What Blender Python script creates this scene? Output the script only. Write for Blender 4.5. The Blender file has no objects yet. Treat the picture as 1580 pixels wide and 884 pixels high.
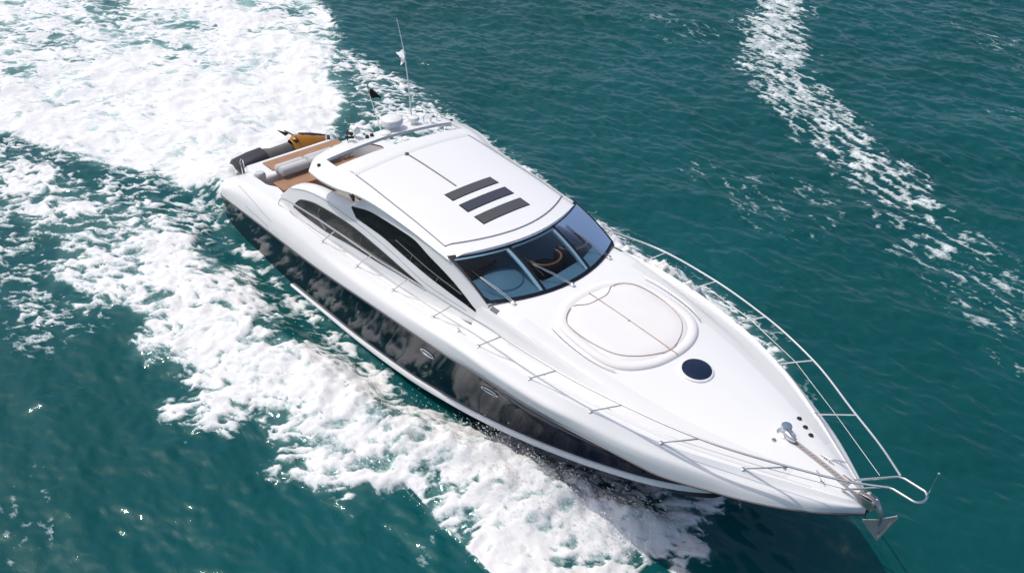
import bpy, bmesh, math, random
import numpy as np
from mathutils import Vector, Matrix

# ---------------------------------------------------------------- camera, sky, sun, exposure
S = bpy.context.scene
COL = S.collection
cam_d = bpy.data.cameras.new('camera'); cam = bpy.data.objects.new('camera', cam_d); COL.objects.link(cam)
_r = Vector((0.64509887, 0.76351035, 0.02999001)); _u = Vector((-0.4700045, 0.36555515, 0.80340849)); _f = Vector((-0.60244769, 0.53237335, -0.59467251))
cam.matrix_world = Matrix(((_r.x, _u.x, -_f.x, 23.8035), (_r.y, _u.y, -_f.y, -11.3369), (_r.z, _u.z, -_f.z, 15.0647), (0, 0, 0, 1)))
cam_d.sensor_width = 36; cam_d.lens = 0.907698 * 36; cam_d.clip_start = .1; cam_d.clip_end = 20000
S.camera = cam
SUN_EL, SUN_AZ = math.radians(62), math.radians(211)      # azimuth of the sun, measured from +x (the bow) towards +y (port)
W = bpy.data.worlds.new('World'); S.world = W; W.use_nodes = True
nt = W.node_tree; nt.nodes.clear()
sky = nt.nodes.new('ShaderNodeTexSky'); sky.sky_type = 'NISHITA'; sky.sun_disc = False
sky.sun_elevation = SUN_EL; sky.sun_rotation = math.pi / 2 - SUN_AZ
sky.air_density = .8; sky.dust_density = 3.0
bg = nt.nodes.new('ShaderNodeBackground'); bg.inputs[1].default_value = .15
wo = nt.nodes.new('ShaderNodeOutputWorld'); nt.links.new(sky.outputs[0], bg.inputs[0]); nt.links.new(bg.outputs[0], wo.inputs[0])
sd = bpy.data.lights.new('sun', 'SUN'); sd.energy = 2.1; sd.angle = math.radians(.5); sd.color = (1, .955, .88)
sun = bpy.data.objects.new('sun', sd); COL.objects.link(sun)
_d = Vector((math.cos(SUN_EL) * math.cos(SUN_AZ), math.cos(SUN_EL) * math.sin(SUN_AZ), math.sin(SUN_EL)))
sun.rotation_euler = _d.to_track_quat('Z', 'Y').to_euler(); sun.location = (0, 0, 60)
S.view_settings.view_transform = 'Standard'; S.view_settings.look = 'None'; S.view_settings.gamma = 1
S.view_settings.exposure = 0
S.cycles.max_bounces = 8; S.cycles.transparent_max_bounces = 12

rng = np.random.default_rng(7); random.seed(7)

# ---------------------------------------------------------------- numeric helpers
def pchip(x, y):
    x = np.asarray(x, float); y = np.asarray(y, float); h = np.diff(x); dl = np.diff(y) / h
    d = np.zeros_like(y)
    for i in range(1, len(x) - 1):
        if dl[i - 1] * dl[i] > 0:
            w1 = 2 * h[i] + h[i - 1]; w2 = h[i] + 2 * h[i - 1]
            d[i] = (w1 + w2) / (w1 / dl[i - 1] + w2 / dl[i])
    d[0] = dl[0]; d[-1] = dl[-1]
    def f(q):
        q = np.asarray(q, float); k = np.clip(np.searchsorted(x, q) - 1, 0, len(x) - 2); qq = np.clip(q, x[0], x[-1])
        t = (qq - x[k]) / h[k]; t2 = t * t; t3 = t2 * t
        return (2*t3-3*t2+1)*y[k] + (t3-2*t2+t)*h[k]*d[k] + (-2*t3+3*t2)*y[k+1] + (t3-t2)*h[k]*d[k+1]
    return f
def sstep(a, b, v):
    t = np.clip((v - a) / (b - a), 0, 1); return t * t * (3 - 2 * t)
_perm = rng.permutation(256); _ga = rng.random(256) * 2 * np.pi
def perlin(x, y, seed=0):
    xi = np.floor(x).astype(np.int64); yi = np.floor(y).astype(np.int64); fx = x - xi; fy = y - yi
    u = fx*fx*fx*(fx*(fx*6-15)+10); v = fy*fy*fy*(fy*(fy*6-15)+10)
    def g(ix, iy, dx, dy):
        a = _ga[_perm[(_perm[(ix + seed * 37) & 255] + iy) & 255]]; return np.cos(a) * dx + np.sin(a) * dy
    n00 = g(xi, yi, fx, fy); n10 = g(xi + 1, yi, fx - 1, fy); n01 = g(xi, yi + 1, fx, fy - 1); n11 = g(xi + 1, yi + 1, fx - 1, fy - 1)
    return ((n00 * (1 - u) + n10 * u) * (1 - v) + (n01 * (1 - u) + n11 * u) * v) * 1.5
def fbm(x, y, o=4, seed=0, gain=.5):
    s = 0; a = 1; t = 0
    for i in range(o):
        s = s + a * perlin(x * 2**i + 17.3 * i, y * 2**i - 9.1 * i, seed + i); t += a; a *= gain
    return s / t

# ---------------------------------------------------------------- materials
def mat(name, col=(.8, .8, .8), rough=.5, metal=0, coat=0, spec=.5, var=0, vscale=3, bump=0, bscale=40):
    m = bpy.data.materials.new(name); m.use_nodes = True; n = m.node_tree; b = n.nodes['Principled BSDF']
    b.inputs['Base Color'].default_value = (*col, 1); b.inputs['Roughness'].default_value = rough; b.inputs['Metallic'].default_value = metal
    b.inputs['Coat Weight'].default_value = coat; b.inputs['Coat Roughness'].default_value = .04; b.inputs['Specular IOR Level'].default_value = spec
    tc = n.nodes.new('ShaderNodeTexCoord')
    if var:
        no = n.nodes.new('ShaderNodeTexNoise'); no.inputs['Scale'].default_value = vscale; no.inputs['Detail'].default_value = 5
        mx = n.nodes.new('ShaderNodeMix'); mx.data_type = 'RGBA'
        mx.inputs[6].default_value = (*[c * (1 - var) for c in col], 1); mx.inputs[7].default_value = (*[min(1, c * (1 + var)) for c in col], 1)
        n.links.new(tc.outputs['Object'], no.inputs['Vector']); n.links.new(no.outputs['Fac'], mx.inputs[0]); n.links.new(mx.outputs[2], b.inputs['Base Color'])
    if bump:
        nb = n.nodes.new('ShaderNodeTexNoise'); nb.inputs['Scale'].default_value = bscale
        bp = n.nodes.new('ShaderNodeBump'); bp.inputs['Strength'].default_value = bump; bp.inputs['Distance'].default_value = .01
        n.links.new(tc.outputs['Object'], nb.inputs['Vector']); n.links.new(nb.outputs['Fac'], bp.inputs['Height']); n.links.new(bp.outputs[0], b.inputs['Normal'])
    return m
M = {}
M['gel'] = mat('white_gelcoat', (.83, .83, .82), .28, coat=.15, var=.015, vscale=1.2)
M['gel2'] = mat('white_nonslip_deck', (.75, .75, .74), .55, var=.02, vscale=2, bump=.08, bscale=160)
M['navy'] = mat('navy_gelcoat', (.004, .010, .023), .07, spec=.2, bump=.05, bscale=1.6)
M['bottom'] = mat('antifouling', (.012, .014, .02), .5)
M['stripe'] = mat('pale_grey_stripe', (.84, .86, .86), .3)
M['rub'] = mat('grey_rubbing_strake', (.10, .10, .11), .5, metal=.2)
M['steel'] = mat('polished_steel', (.74, .74, .74), .24, metal=1)
M['dsteel'] = mat('weathered_steel', (.50, .48, .47), .4, metal=1, var=.25, vscale=9)
M['fluke'] = mat('dull_galvanised_steel', (.50, .46, .44), .5, metal=.4, var=.15, vscale=8)
M['seam'] = mat('grey_sealant', (.26, .28, .34), .6)
M['bar'] = mat('grey_inner_bar', (.14, .13, .12), .5)
M['black'] = mat('black_rubber', (.012, .012, .013), .5, var=.3)
M['frame'] = mat('black_window_frame', (.006, .008, .012), .25)
M['dglass'] = mat('dark_tinted_glass', (.006, .006, .007), .04, spec=.35)
M['gglass'] = mat('smoked_glass', (.03, .028, .026), .07, spec=.5, var=.5, vscale=2.2)
M['panel'] = mat('solar_grey_panel', (.075, .075, .08), .4, var=.06, vscale=5)
M['panel2'] = mat('slate_grey_panel', (.05, .052, .07), .35, var=.06, vscale=5)
M['cush'] = mat('cream_cushion', (.80, .785, .765), .8, var=.03, vscale=3, bump=.06, bscale=60)
M['pipe'] = mat('taupe_piping', (.44, .35, .32), .7)
M['greyc'] = mat('pale_grey_cushion', (.58, .59, .58), .75, var=.06, vscale=4, bump=.08, bscale=40)
M['hatch'] = mat('navy_hatch_glass', (.008, .018, .045), .08)
M['leather'] = mat('brown_leather', (.10, .045, .03), .5, var=.2)
M['orange'] = mat('orange_trim', (.55, .17, .06), .5)
M['dash'] = mat('blue_grey_dash', (.20, .27, .32), .6, var=.15, vscale=2)
M['inwhite'] = mat('white_inner_lining', (.85, .86, .86), .5)
M['fillfloor'] = mat('pale_blue_grey_fill', (.50, .56, .60), .7, var=.08, vscale=2)
M['dark'] = mat('dim_interior', (.34, .41, .45), .7)
M['beige'] = mat('beige_carpet', (.32, .27, .23), .9, var=.08, vscale=6)
M['yellow'] = mat('amber_fairing', (.44, .18, .012), .3, coat=.4, var=.1)
M['jetgrey'] = mat('charcoal_jetski', (.022, .021, .028), .4, var=.25, vscale=3)
M['jetgrey2'] = mat('faded_grey_cover', (.16, .15, .14), .7, var=.25, vscale=5)
M['red'] = mat('faded_red_cloth', (.42, .17, .15), .8)
M['flagw'] = mat('white_cloth', (.88, .87, .87), .8, var=.05)
M['flagb'] = mat('black_cloth', (.01, .01, .012), .9)
# teak: fine planks with dark caulking
def teak():
    m = mat('teak_decking', (.36, .20, .11), .6); n = m.node_tree; b = n.nodes['Principled BSDF']
    tc = n.nodes.new('ShaderNodeTexCoord'); sx = n.nodes.new('ShaderNodeSeparateXYZ'); n.links.new(tc.outputs['Object'], sx.inputs[0])
    mu = n.nodes.new('ShaderNodeMath'); mu.operation = 'MULTIPLY'; mu.inputs[1].default_value = 14; n.links.new(sx.outputs[1], mu.inputs[0])
    fr = n.nodes.new('ShaderNodeMath'); fr.operation = 'FRACT'; n.links.new(mu.outputs[0], fr.inputs[0])
    gt = n.nodes.new('ShaderNodeMath'); gt.operation = 'GREATER_THAN'; gt.inputs[1].default_value = .1; n.links.new(fr.outputs[0], gt.inputs[0])
    no = n.nodes.new('ShaderNodeTexNoise'); no.inputs['Scale'].default_value = 5; no.inputs['Detail'].default_value = 6; n.links.new(tc.outputs['Object'], no.inputs[0])
    cr = n.nodes.new('ShaderNodeMix'); cr.data_type = 'RGBA'; cr.inputs[6].default_value = (.30, .155, .085, 1); cr.inputs[7].default_value = (.46, .27, .16, 1); n.links.new(no.outputs[0], cr.inputs[0])
    m2 = n.nodes.new('ShaderNodeMix'); m2.data_type = 'RGBA'; m2.inputs[6].default_value = (.12, .07, .045, 1); n.links.new(gt.outputs[0], m2.inputs[0]); n.links.new(cr.outputs[2], m2.inputs[7])
    n.links.new(m2.outputs[2], b.inputs['Base Color']); return m
M['teak'] = teak()
M['navy'].node_tree.nodes['Principled BSDF'].inputs['Specular Tint'].default_value = (.62, .82, 1, 1)
def windscreen_glass():
    m = bpy.data.materials.new('blue_tinted_windscreen'); m.use_nodes = True; n = m.node_tree; n.nodes.clear()
    o = n.nodes.new('ShaderNodeOutputMaterial'); mx = n.nodes.new('ShaderNodeMixShader'); t = n.nodes.new('ShaderNodeBsdfTransparent'); g = n.nodes.new('ShaderNodeBsdfGlossy')
    t.inputs[0].default_value = (.50, .66, .75, 1); g.inputs['Roughness'].default_value = .02; g.inputs[0].default_value = (.85, .93, 1, 1)
    lw = n.nodes.new('ShaderNodeFresnel'); lw.inputs[0].default_value = 1.25
    n.links.new(lw.outputs[0], mx.inputs[0]); n.links.new(t.outputs[0], mx.inputs[1]); n.links.new(g.outputs[0], mx.inputs[2]); n.links.new(mx.outputs[0], o.inputs[0])
    return m
M['wglass'] = windscreen_glass()

def water_material():
    m = bpy.data.materials.new('sea_water'); m.use_nodes = True; n = m.node_tree; n.nodes.clear(); L = n.links.new
    def N(t, **k):
        q = n.nodes.new(t)
        for a, b in k.items(): setattr(q, a, b)
        return q
    def math_(op, a, b=None, c=None, clamp=False):
        q = N('ShaderNodeMath', operation=op, use_clamp=clamp)
        for i, v in enumerate((a, b, c)):
            if v is None: continue
            if isinstance(v, (int, float)): q.inputs[i].default_value = v
            else: L(v, q.inputs[i])
        return q.outputs[0]
    o = N('ShaderNodeOutputMaterial'); tc = N('ShaderNodeTexCoord')
    fa = N('ShaderNodeAttribute', attribute_name='foam'); ae = N('ShaderNodeAttribute', attribute_name='aer')
    def noise(sc, det=3, rough=.55, dist=0, vec=None):
        q = N('ShaderNodeTexNoise'); q.inputs['Scale'].default_value = sc; q.inputs['Detail'].default_value = det; q.inputs['Roughness'].default_value = rough; q.inputs['Distortion'].default_value = dist
        L(vec or tc.outputs['Object'], q.inputs['Vector']); return q.outputs['Fac']
    fm = N('ShaderNodeMapping'); fm.inputs['Rotation'].default_value = (0, 0, math.radians(-46)); fm.inputs['Scale'].default_value = (.55, 1, 1); L(tc.outputs['Object'], fm.inputs[0]); FV = fm.outputs[0]
    # foam coverage: vertex field + fine breakup
    fine = math_('ADD', noise(6, 6, .72, .9, FV), noise(17, 4, .7, .5, FV)); fine = math_('SUBTRACT', fine, 1.0)
    s = math_('MULTIPLY_ADD', fine, .62, fa.outputs['Fac'])
    mr = N('ShaderNodeMapRange', interpolation_type='SMOOTHSTEP'); mr.inputs[1].default_value = -.20; mr.inputs[2].default_value = .33; L(s, mr.inputs[0]); F = mr.outputs[0]
    # water colour
    big = noise(.10, 3, .5)
    c1 = N('ShaderNodeMix', data_type='RGBA'); c1.inputs[6].default_value = (.002, .042, .041, 1); c1.inputs[7].default_value = (.004, .095, .106, 1); L(big, c1.inputs[0])
    c2 = N('ShaderNodeMix', data_type='RGBA'); c2.inputs[7].default_value = (.30, .56, .50, 1); L(ae.outputs['Fac'], c2.inputs[0]); L(c1.outputs[2], c2.inputs[6])
    w = N('ShaderNodeBsdfPrincipled'); L(c2.outputs[2], w.inputs['Base Color']); w.inputs['Roughness'].default_value = .06; w.inputs['IOR'].default_value = 1.33; w.inputs['Specular IOR Level'].default_value = .45; w.inputs['Specular Tint'].default_value = (.72, 1, .95, 1)
    mp = N('ShaderNodeMapping'); mp.inputs['Rotation'].default_value = (0, 0, math.radians(-12)); mp.inputs['Scale'].default_value = (.55, 1, 1); L(tc.outputs['Object'], mp.inputs[0])
    h = math_('MULTIPLY_ADD', noise(2.2, 6, .55, .4, mp.outputs[0]), 1.0, 0)
    bp = N('ShaderNodeBump'); bp.inputs['Strength'].default_value = .27; bp.inputs['Distance'].default_value = .10; L(h, bp.inputs['Height']); L(bp.outputs[0], w.inputs['Normal'])
    # foam
    f = N('ShaderNodeBsdfPrincipled'); f.inputs['Roughness'].default_value = .9; f.inputs['Specular IOR Level'].default_value = .1
    fc = N('ShaderNodeMix', data_type='RGBA'); fc.inputs[6].default_value = (.60, .71, .71, 1); fc.inputs[7].default_value = (.84, .84, .835, 1)
    mr2 = N('ShaderNodeMapRange'); mr2.inputs[1].default_value = -.05; mr2.inputs[2].default_value = .42; L(s, mr2.inputs[0]); L(mr2.outputs[0], fc.inputs[0]); L(fc.outputs[2], f.inputs['Base Color'])
    bf = N('ShaderNodeBump'); bf.inputs['Strength'].default_value = .5; bf.inputs['Distance'].default_value = .05; L(math_('ADD', noise(8, 6, .7, .4, FV), s), bf.inputs['Height']); L(bf.outputs[0], f.inputs['Normal'])
    mx = N('ShaderNodeMixShader'); L(F, mx.inputs[0]); L(w.outputs[0], mx.inputs[1]); L(f.outputs[0], mx.inputs[2]); L(mx.outputs[0], o.inputs[0])
    return m
M['water'] = water_material()

# ---------------------------------------------------------------- mesh helpers
class MB:
    def __init__(s): s.v = []; s.f = []
    def add(s, vs, fs):
        o = len(s.v); s.v += [tuple(map(float, q)) for q in vs]; s.f += [tuple(o + i for i in q) for q in fs]; return s
    def grid(s, P, mask=None):          # P[i][j] -> xyz
        P = np.asarray(P, float); a, b = P.shape[:2]
        fs = [(i*b+j, (i+1)*b+j, (i+1)*b+j+1, i*b+j+1) for i in range(a-1) for j in range(b-1) if mask is None or mask[i][j]]
        return s.add(P.reshape(-1, 3), fs)
    def tube(s, pts, r, n=8, cap=True):
        pts = [Vector(p) for p in pts]; rs = r if hasattr(r, '__len__') else [r] * len(pts); rows = []; prev = None
        for i, p in enumerate(pts):
            t = (pts[min(i+1, len(pts)-1)] - pts[max(i-1, 0)]).normalized()
            a = prev if prev is not None else (Vector((0, 0, 1)) if abs(t.z) < .9 else Vector((1, 0, 0)))
            a = (a - t * a.dot(t)).normalized(); prev = a; b = t.cross(a)
            rows.append([p + (a * math.cos(2*math.pi*k/n) + b * math.sin(2*math.pi*k/n)) * rs[i] for k in range(n)])
        o = [q for row in rows for q in row]
        fs = [(i*n+k, i*n+(k+1) % n, (i+1)*n+(k+1) % n, (i+1)*n+k) for i in range(len(pts)-1) for k in range(n)]
        if cap: fs += [tuple(range(n-1, -1, -1)), tuple((len(pts)-1)*n+k for k in range(n))]
        return s.add(o, fs)
    def box(s, c, d, R=None):
        vs = []
        for x in (-.5, .5):
            for y in (-.5, .5):
                for z in (-.5, .5):
                    q = Vector((x*d[0], y*d[1], z*d[2]))
                    if R is not None: q = R @ q
                    vs.append(q + Vector(c))
        return s.add(vs, [(0, 1, 3, 2), (4, 6, 7, 5), (0, 4, 5, 1), (2, 3, 7, 6), (0, 2, 6, 4), (1, 5, 7, 3)])
    def lathe(s, prof, c, n=24, R=None):
        vs = []
        for r, z in prof:
            for k in range(n):
                q = Vector((r * math.cos(2*math.pi*k/n), r * math.sin(2*math.pi*k/n), z))
                if R is not None: q = R @ q
                vs.append(q + Vector(c))
        fs = [(i*n+k, i*n+(k+1) % n, (i+1)*n+(k+1) % n, (i+1)*n+k) for i in range(len(prof)-1) for k in range(n)]
        fs += [tuple(range(n-1, -1, -1)), tuple((len(prof)-1)*n+k for k in range(n))]
        return s.add(vs, fs)
    def prism(s, poly, d):              # poly: closed list of xyz, d: offset vector
        n = len(poly); a = [Vector(p) for p in poly]; b = [p + Vector(d) for p in a]
        return s.add(a + b, [tuple(range(n-1, -1, -1)), tuple(range(n, 2*n))] + [(i, (i+1) % n, n+(i+1) % n, n+i) for i in range(n)])
TR = math.radians(3.0)
RB = Matrix.Rotation(-TR, 4, 'Y')
MBOAT = Matrix.Translation((5, 0, 0)) @ RB @ Matrix.Translation((-5, 0, 0))
def obj(name, mb, m, parent=None, base=None, smooth=38, bevel=0, solid=0, label=None, recalc=True, subdiv=0):
    me = bpy.data.meshes.new(name); vs = np.array(mb.v, float)
    if base is not None: vs = vs - np.array(base, float)
    me.from_pydata(vs.tolist(), [], mb.f); me.update()
    bm = bmesh.new(); bm.from_mesh(me); bmesh.ops.remove_doubles(bm, verts=bm.verts, dist=1e-5)
    if recalc: bmesh.ops.recalc_face_normals(bm, faces=bm.faces)
    a = math.radians(smooth)
    for e in bm.edges:
        e.smooth = len(e.link_faces) == 2 and e.calc_face_angle(0) < a
    for fc in bm.faces: fc.smooth = True
    bm.to_mesh(me); bm.free()
    o = bpy.data.objects.new(name, me); COL.objects.link(o); me.materials.append(m)
    if parent is not None: o.parent = parent
    if solid:
        q = o.modifiers.new('thickness', 'SOLIDIFY'); q.thickness = abs(solid); q.offset = -1 if solid > 0 else 1; q.use_even_offset = False
    if bevel:
        q = o.modifiers.new('bevel', 'BEVEL'); q.width = bevel; q.segments = 3; q.limit_method = 'ANGLE'; q.angle_limit = math.radians(40); q.harden_normals = False
    if subdiv:
        q = o.modifiers.new('smooth', 'SUBSURF'); q.levels = subdiv; q.render_levels = subdiv
    if label: o['label'] = label
    return o
def thing(name, label, cat, base=(0, 0, 0), group=None):
    o = bpy.data.objects.new(name, None); COL.objects.link(o); o.empty_display_size = .3
    o.matrix_world = MBOAT @ Matrix.Translation(base)
    o['label'] = label; o['category'] = cat
    if group: o['group'] = group
    return o

# ================================================================ THE YACHT
Y = thing('motor_yacht', 'white and navy sport motor yacht speeding over teal water with long foamy wake', 'yacht')

# ---- hull lines (x forward from the stern, y port, z up)
A_y = pchip([.6, .9, 2, 3.9, 5.3, 6.7, 8.2, 9.75, 11.3, 12.9, 14.36, 15.77, 17.13, 18.43, 19.2, 19.7, 20.0, 20.14], [1.95, 2.08, 2.16, 2.24, 2.32, 2.37, 2.35, 2.36, 2.39, 2.42, 2.33, 2.09, 1.69, 1.06, .62, .34, .15, .02])
A_z = pchip([.6, .9, 2, 3.9, 5.3, 6.7, 8.2, 9.75, 11.3, 12.9, 14.36, 15.77, 17.13, 18.43, 19.2, 19.7, 20.0, 20.14], [1.38, 1.52, 1.88, 2.15, 2.17, 2.17, 2.2, 2.33, 2.48, 2.66, 2.69, 2.69, 2.65, 2.6, 2.55, 2.51, 2.49, 2.48])
E_y = pchip([.6, .9, 2, 4, 6.7, 9.75, 12.9, 14.8, 15.63, 16.9, 18.2, 18.9, 19.55, 19.9, 20.12, 20.2], [2.2, 2.33, 2.42, 2.5, 2.56, 2.6, 2.64, 2.5, 2.31, 1.97, 1.40, 1.03, .60, .34, .14, .02])
E_z = pchip([.6, .9, 2, 4, 6.7, 9.75, 12.9, 14.8, 16.9, 18.9, 20.2], [1.25, 1.35, 1.62, 1.85, 1.93, 2.12, 2.45, 2.46, 2.44, 2.42, 2.40])
R_y = pchip([.6, .9, 3.5, 6.8, 9.5, 12, 13.15, 14.24, 14.9, 16.35, 17.27, 18.07, 18.79, 19.57, 20.02, 20.22], [2.32, 2.42, 2.56, 2.64, 2.67, 2.65, 2.58, 2.50, 2.41, 2.15, 1.87, 1.53, 1.19, .65, .22, .02])
R_z = pchip([.6, .9, 3.5, 6.8, 9.5, 12, 13.15, 14.24, 14.9, 16.35, 17.27, 18.07, 18.79, 19.57, 20.22], [1.0, 1.08, 1.36, 1.58, 1.86, 2.06, 2.14, 2.17, 2.18, 2.20, 2.11, 2.15, 2.19, 2.22, 2.25])
C_y = pchip([.6, 4.5, 7.3, 9.95, 11.65, 12.9, 13.95, 14.9, 15.7, 16.45, 17.0, 17.35, 17.9], [2.3, 2.42, 2.42, 2.32, 2.16, 2.02, 1.84, 1.62, 1.33, 1.02, .72, .46, .03])
C_z = pchip([.6, 4.5, 7.3, 9.95, 11.65, 12.9, 13.95, 14.9, 15.7, 16.45, 17.0, 17.35, 17.9], [-.25, -.08, .0, .08, .20, .36, .50, .63, .69, .76, .82, .86, 1.0])
K_z = pchip([.6, 13, 15, 16.3, 17.2, 17.9, 19, 19.8, 20.22], [-.9, -.85, -.7, -.40, .15, .90, 1.50, 1.98, 2.26])
# deck
DC_z = pchip([11.5, 12.2, 13, 14, 15, 16, 17, 18, 18.5, 19.2, 19.7, 20.05, 20.17], [3.15, 3.16, 3.17, 3.13, 3.07, 2.99, 2.90, 2.81, 2.77, 2.68, 2.6, 2.53, 2.49])
_fb = np.array([1, .94, .85, .80, .75, .65, .33, 0.]); _hb = np.array([0, -.04, 0, .30, .85, .95, .99, 1.]); _fs = np.array([1, .94, .85, .78, .70, .60, .33, 0.]); _hs = np.array([0, -.01, .12, .25, .42, .60, .90, 1.])
def deck_section(x, n=27):
    k = 1 - float(sstep(12.6, 17.6, x)); f = _fb * k + _fs * (1 - k); h = _hb * k + _hs * (1 - k)
    ys, zs, zc = float(A_y(x)), float(A_z(x)), float(DC_z(x)); H = zc - zs
    hz = h * H; hz[1] = (-.035 * k - .008) * min(1, ys)
    t = np.linspace(0, 1, n)
    tt = np.linspace(0, 1, 8); fy = pchip(tt, f * ys)(t); fz = pchip(tt, hz)(t) + zs
    return fy, fz
def deckz(x, y):
    fy, fz = deck_section(x, 60); return float(np.interp(abs(y), fy[::-1], fz[::-1]))

xs_h = np.concatenate([np.linspace(.6, .9, 4), np.linspace(1.1, 17, 70), np.linspace(17.15, 20.2, 34)])
def topside(x):
    P = np.array([[A_y(x), A_z(x)], [float(A_y(x)) * .55 + float(E_y(x)) * .45, float(A_z(x)) - .10 * min(1., float(A_z(x) - E_z(x)) / .2 + .05)], [E_y(x), E_z(x)], [.5 * (E_y(x) + R_y(x)) + .015, .5 * (E_z(x) + R_z(x))], [R_y(x), R_z(x)]], float)
    t = np.linspace(0, 1, 15); return np.stack([pchip(np.linspace(0, 1, 5), P[:, 0])(t), pchip(np.linspace(0, 1, 5), P[:, 1])(t)], 1)
def lower(x):                            # rubbing strake to chine (slightly concave flare)
    r = np.array([R_y(x) - .015, R_z(x) - .03], float)
    if x < 17.9: c = np.array([C_y(x), C_z(x)], float)
    else: c = np.array([.02, K_z(x)], float)
    if c[1] > r[1] - .05: c[1] = r[1] - .05
    t = np.linspace(0, 1, 9)[:, None]; q = r * (1 - t) + c * t; q[:, 0] -= .22 * np.sin(np.pi * t[:, 0]) * sstep(11, 17, x) * min(1, r[0]); q[:, 0] = np.maximum(q[:, 0], .01)
    return q
def both(mb, rows):                      # rows: [(x, [[y,z],..])]
    for s in (-1, 1): mb.grid([[(x, s * y, z) for y, z in q] for x, q in rows])
    return mb
b = both(MB(), [(x, topside(x)) for x in xs_h])
st = topside(.6); b.grid([[(.6, y * k, z) for k in np.linspace(-1, 1, 9)] for y, z in st])
obj('topside', b, M['gel'], Y)
low = both(MB(), [(x, lower(x)) for x in xs_h]); q = lower(.6); low.grid([[(.6, y * k, z) for k in np.linspace(-1, 1, 9)] for y, z in q])
hull = obj('hull', low, M['navy'], Y, label='glossy navy lower hull')
bt = MB()
rows = []
for x in xs_h:
    if x < 17.85: c = [float(C_y(x)) - .02, float(C_z(x)) - .10]
    else: break
    k = [0.0, min(float(K_z(x)), c[1] - .02)]; rows.append((x, [[c[0] * (1 - t) + k[0] * t, c[1] * (1 - t) + k[1] * t] for t in np.linspace(0, 1, 6)]))
both(bt, rows); q = rows[0][1]; bt.grid([[(.6, y * k, z) for k in (-1, 0, 1)] for y, z in q]); obj('hull_bottom', bt, M['bottom'], Y)
for s in (-1, 1):
    xc = np.concatenate([np.linspace(.65, 17.75, 90)])
    b = MB()
    prof = [(-.02, .055), (.045, .045), (.07, -.01), (.06, -.085), (-.02, -.11)]
    b.grid([[(x, s * (float(C_y(x)) + dy * (1 if C_y(x) > .2 else .3)), float(C_z(x)) + dz * float(.35 + .65 * sstep(4, 11, x))) for dy, dz in prof] for x in xc])
    obj('spray_rail', b, M['stripe'], Y)
    b = MB(); b.tube([(x, s * (float(R_y(x)) + .01), float(R_z(x)) - .012) for x in np.concatenate([xs_h[::2], [20.2]])], .022, 6); obj('rubbing_strake', b, M['rub'], Y)

# ---- deck
xs_d = np.concatenate([np.linspace(12.2, 17, 44), np.linspace(17.15, 20.12, 26)])
b = MB()
def deck_row(x, s):
    fy, fz = deck_section(x); row = []
    for y, z in zip(fy, fz):
        xe = max(x, 12.92 - .57 * (y / 1.81)**2) if y < 1.86 else x
        row.append((xe, s * y, z if xe == x else float(np.interp(y, *[q[::-1] for q in deck_section(xe)]))))
    return row
for s in (-1, 1): b.grid([deck_row(x, s) for x in xs_d])
deck = obj('foredeck', b, M['gel'], Y)

for s in (-1, 1):                       # non-slip panels along the foredeck and a fine seam at their edge
    b = MB(); P = []
    for x in np.linspace(13.3, 19.0, 50):
        fy, fz = deck_section(x, 60); k0, k1 = .62, .90
        P.append([(x, s * float(A_y(x)) * k, float(np.interp(float(A_y(x)) * k, fy[::-1], fz[::-1])) + .004) for k in np.linspace(k0, k1, 8)])
    b.grid(P); obj('non_slip_panel', b, M['gel2'], Y)
    b = MB(); b.tube([(x, s * float(A_y(x)) * .915, deckz(x, float(A_y(x)) * .915) + .001) for x in np.linspace(12.7, 19.4, 50)], .005, 5); obj('deck_seam', b, M['greyc'], Y)
def zb_side(x): return float(A_z(x)) - .045
ze_roof = pchip([5.3, 6.3, 7.5, 9.7, 10.9, 11.3, 11.8], [3.84, 3.93, 3.95, 3.85, 3.73, 3.69, 3.64])
w_roof = pchip([5.3, 6.1, 6.75, 7.4, 8, 8.8, 9.7, 11.3, 11.8], [2.08, 2.20, 2.25, 2.18, 1.99, 1.90, 1.87, 1.83, 1.80])
zt_side = pchip([4.2, 4.7, 5.7, 6.7, 7.3, 7.7, 8.1, 9, 9.7, 10.9, 11.2, 12.45, 12.6], [2.35, 2.72, 3.0, 3.12, 3.22, 3.5, 3.83, 3.84, 3.80, 3.70, 3.66, 3.19, 3.12])
def y_side(x, z):
    t = min(max((x - 10.3) / 2.2, 0), 1); t = t * t * (3 - 2 * t); return 2.1 - .23 * (z - 2.4) - .12 * t
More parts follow.
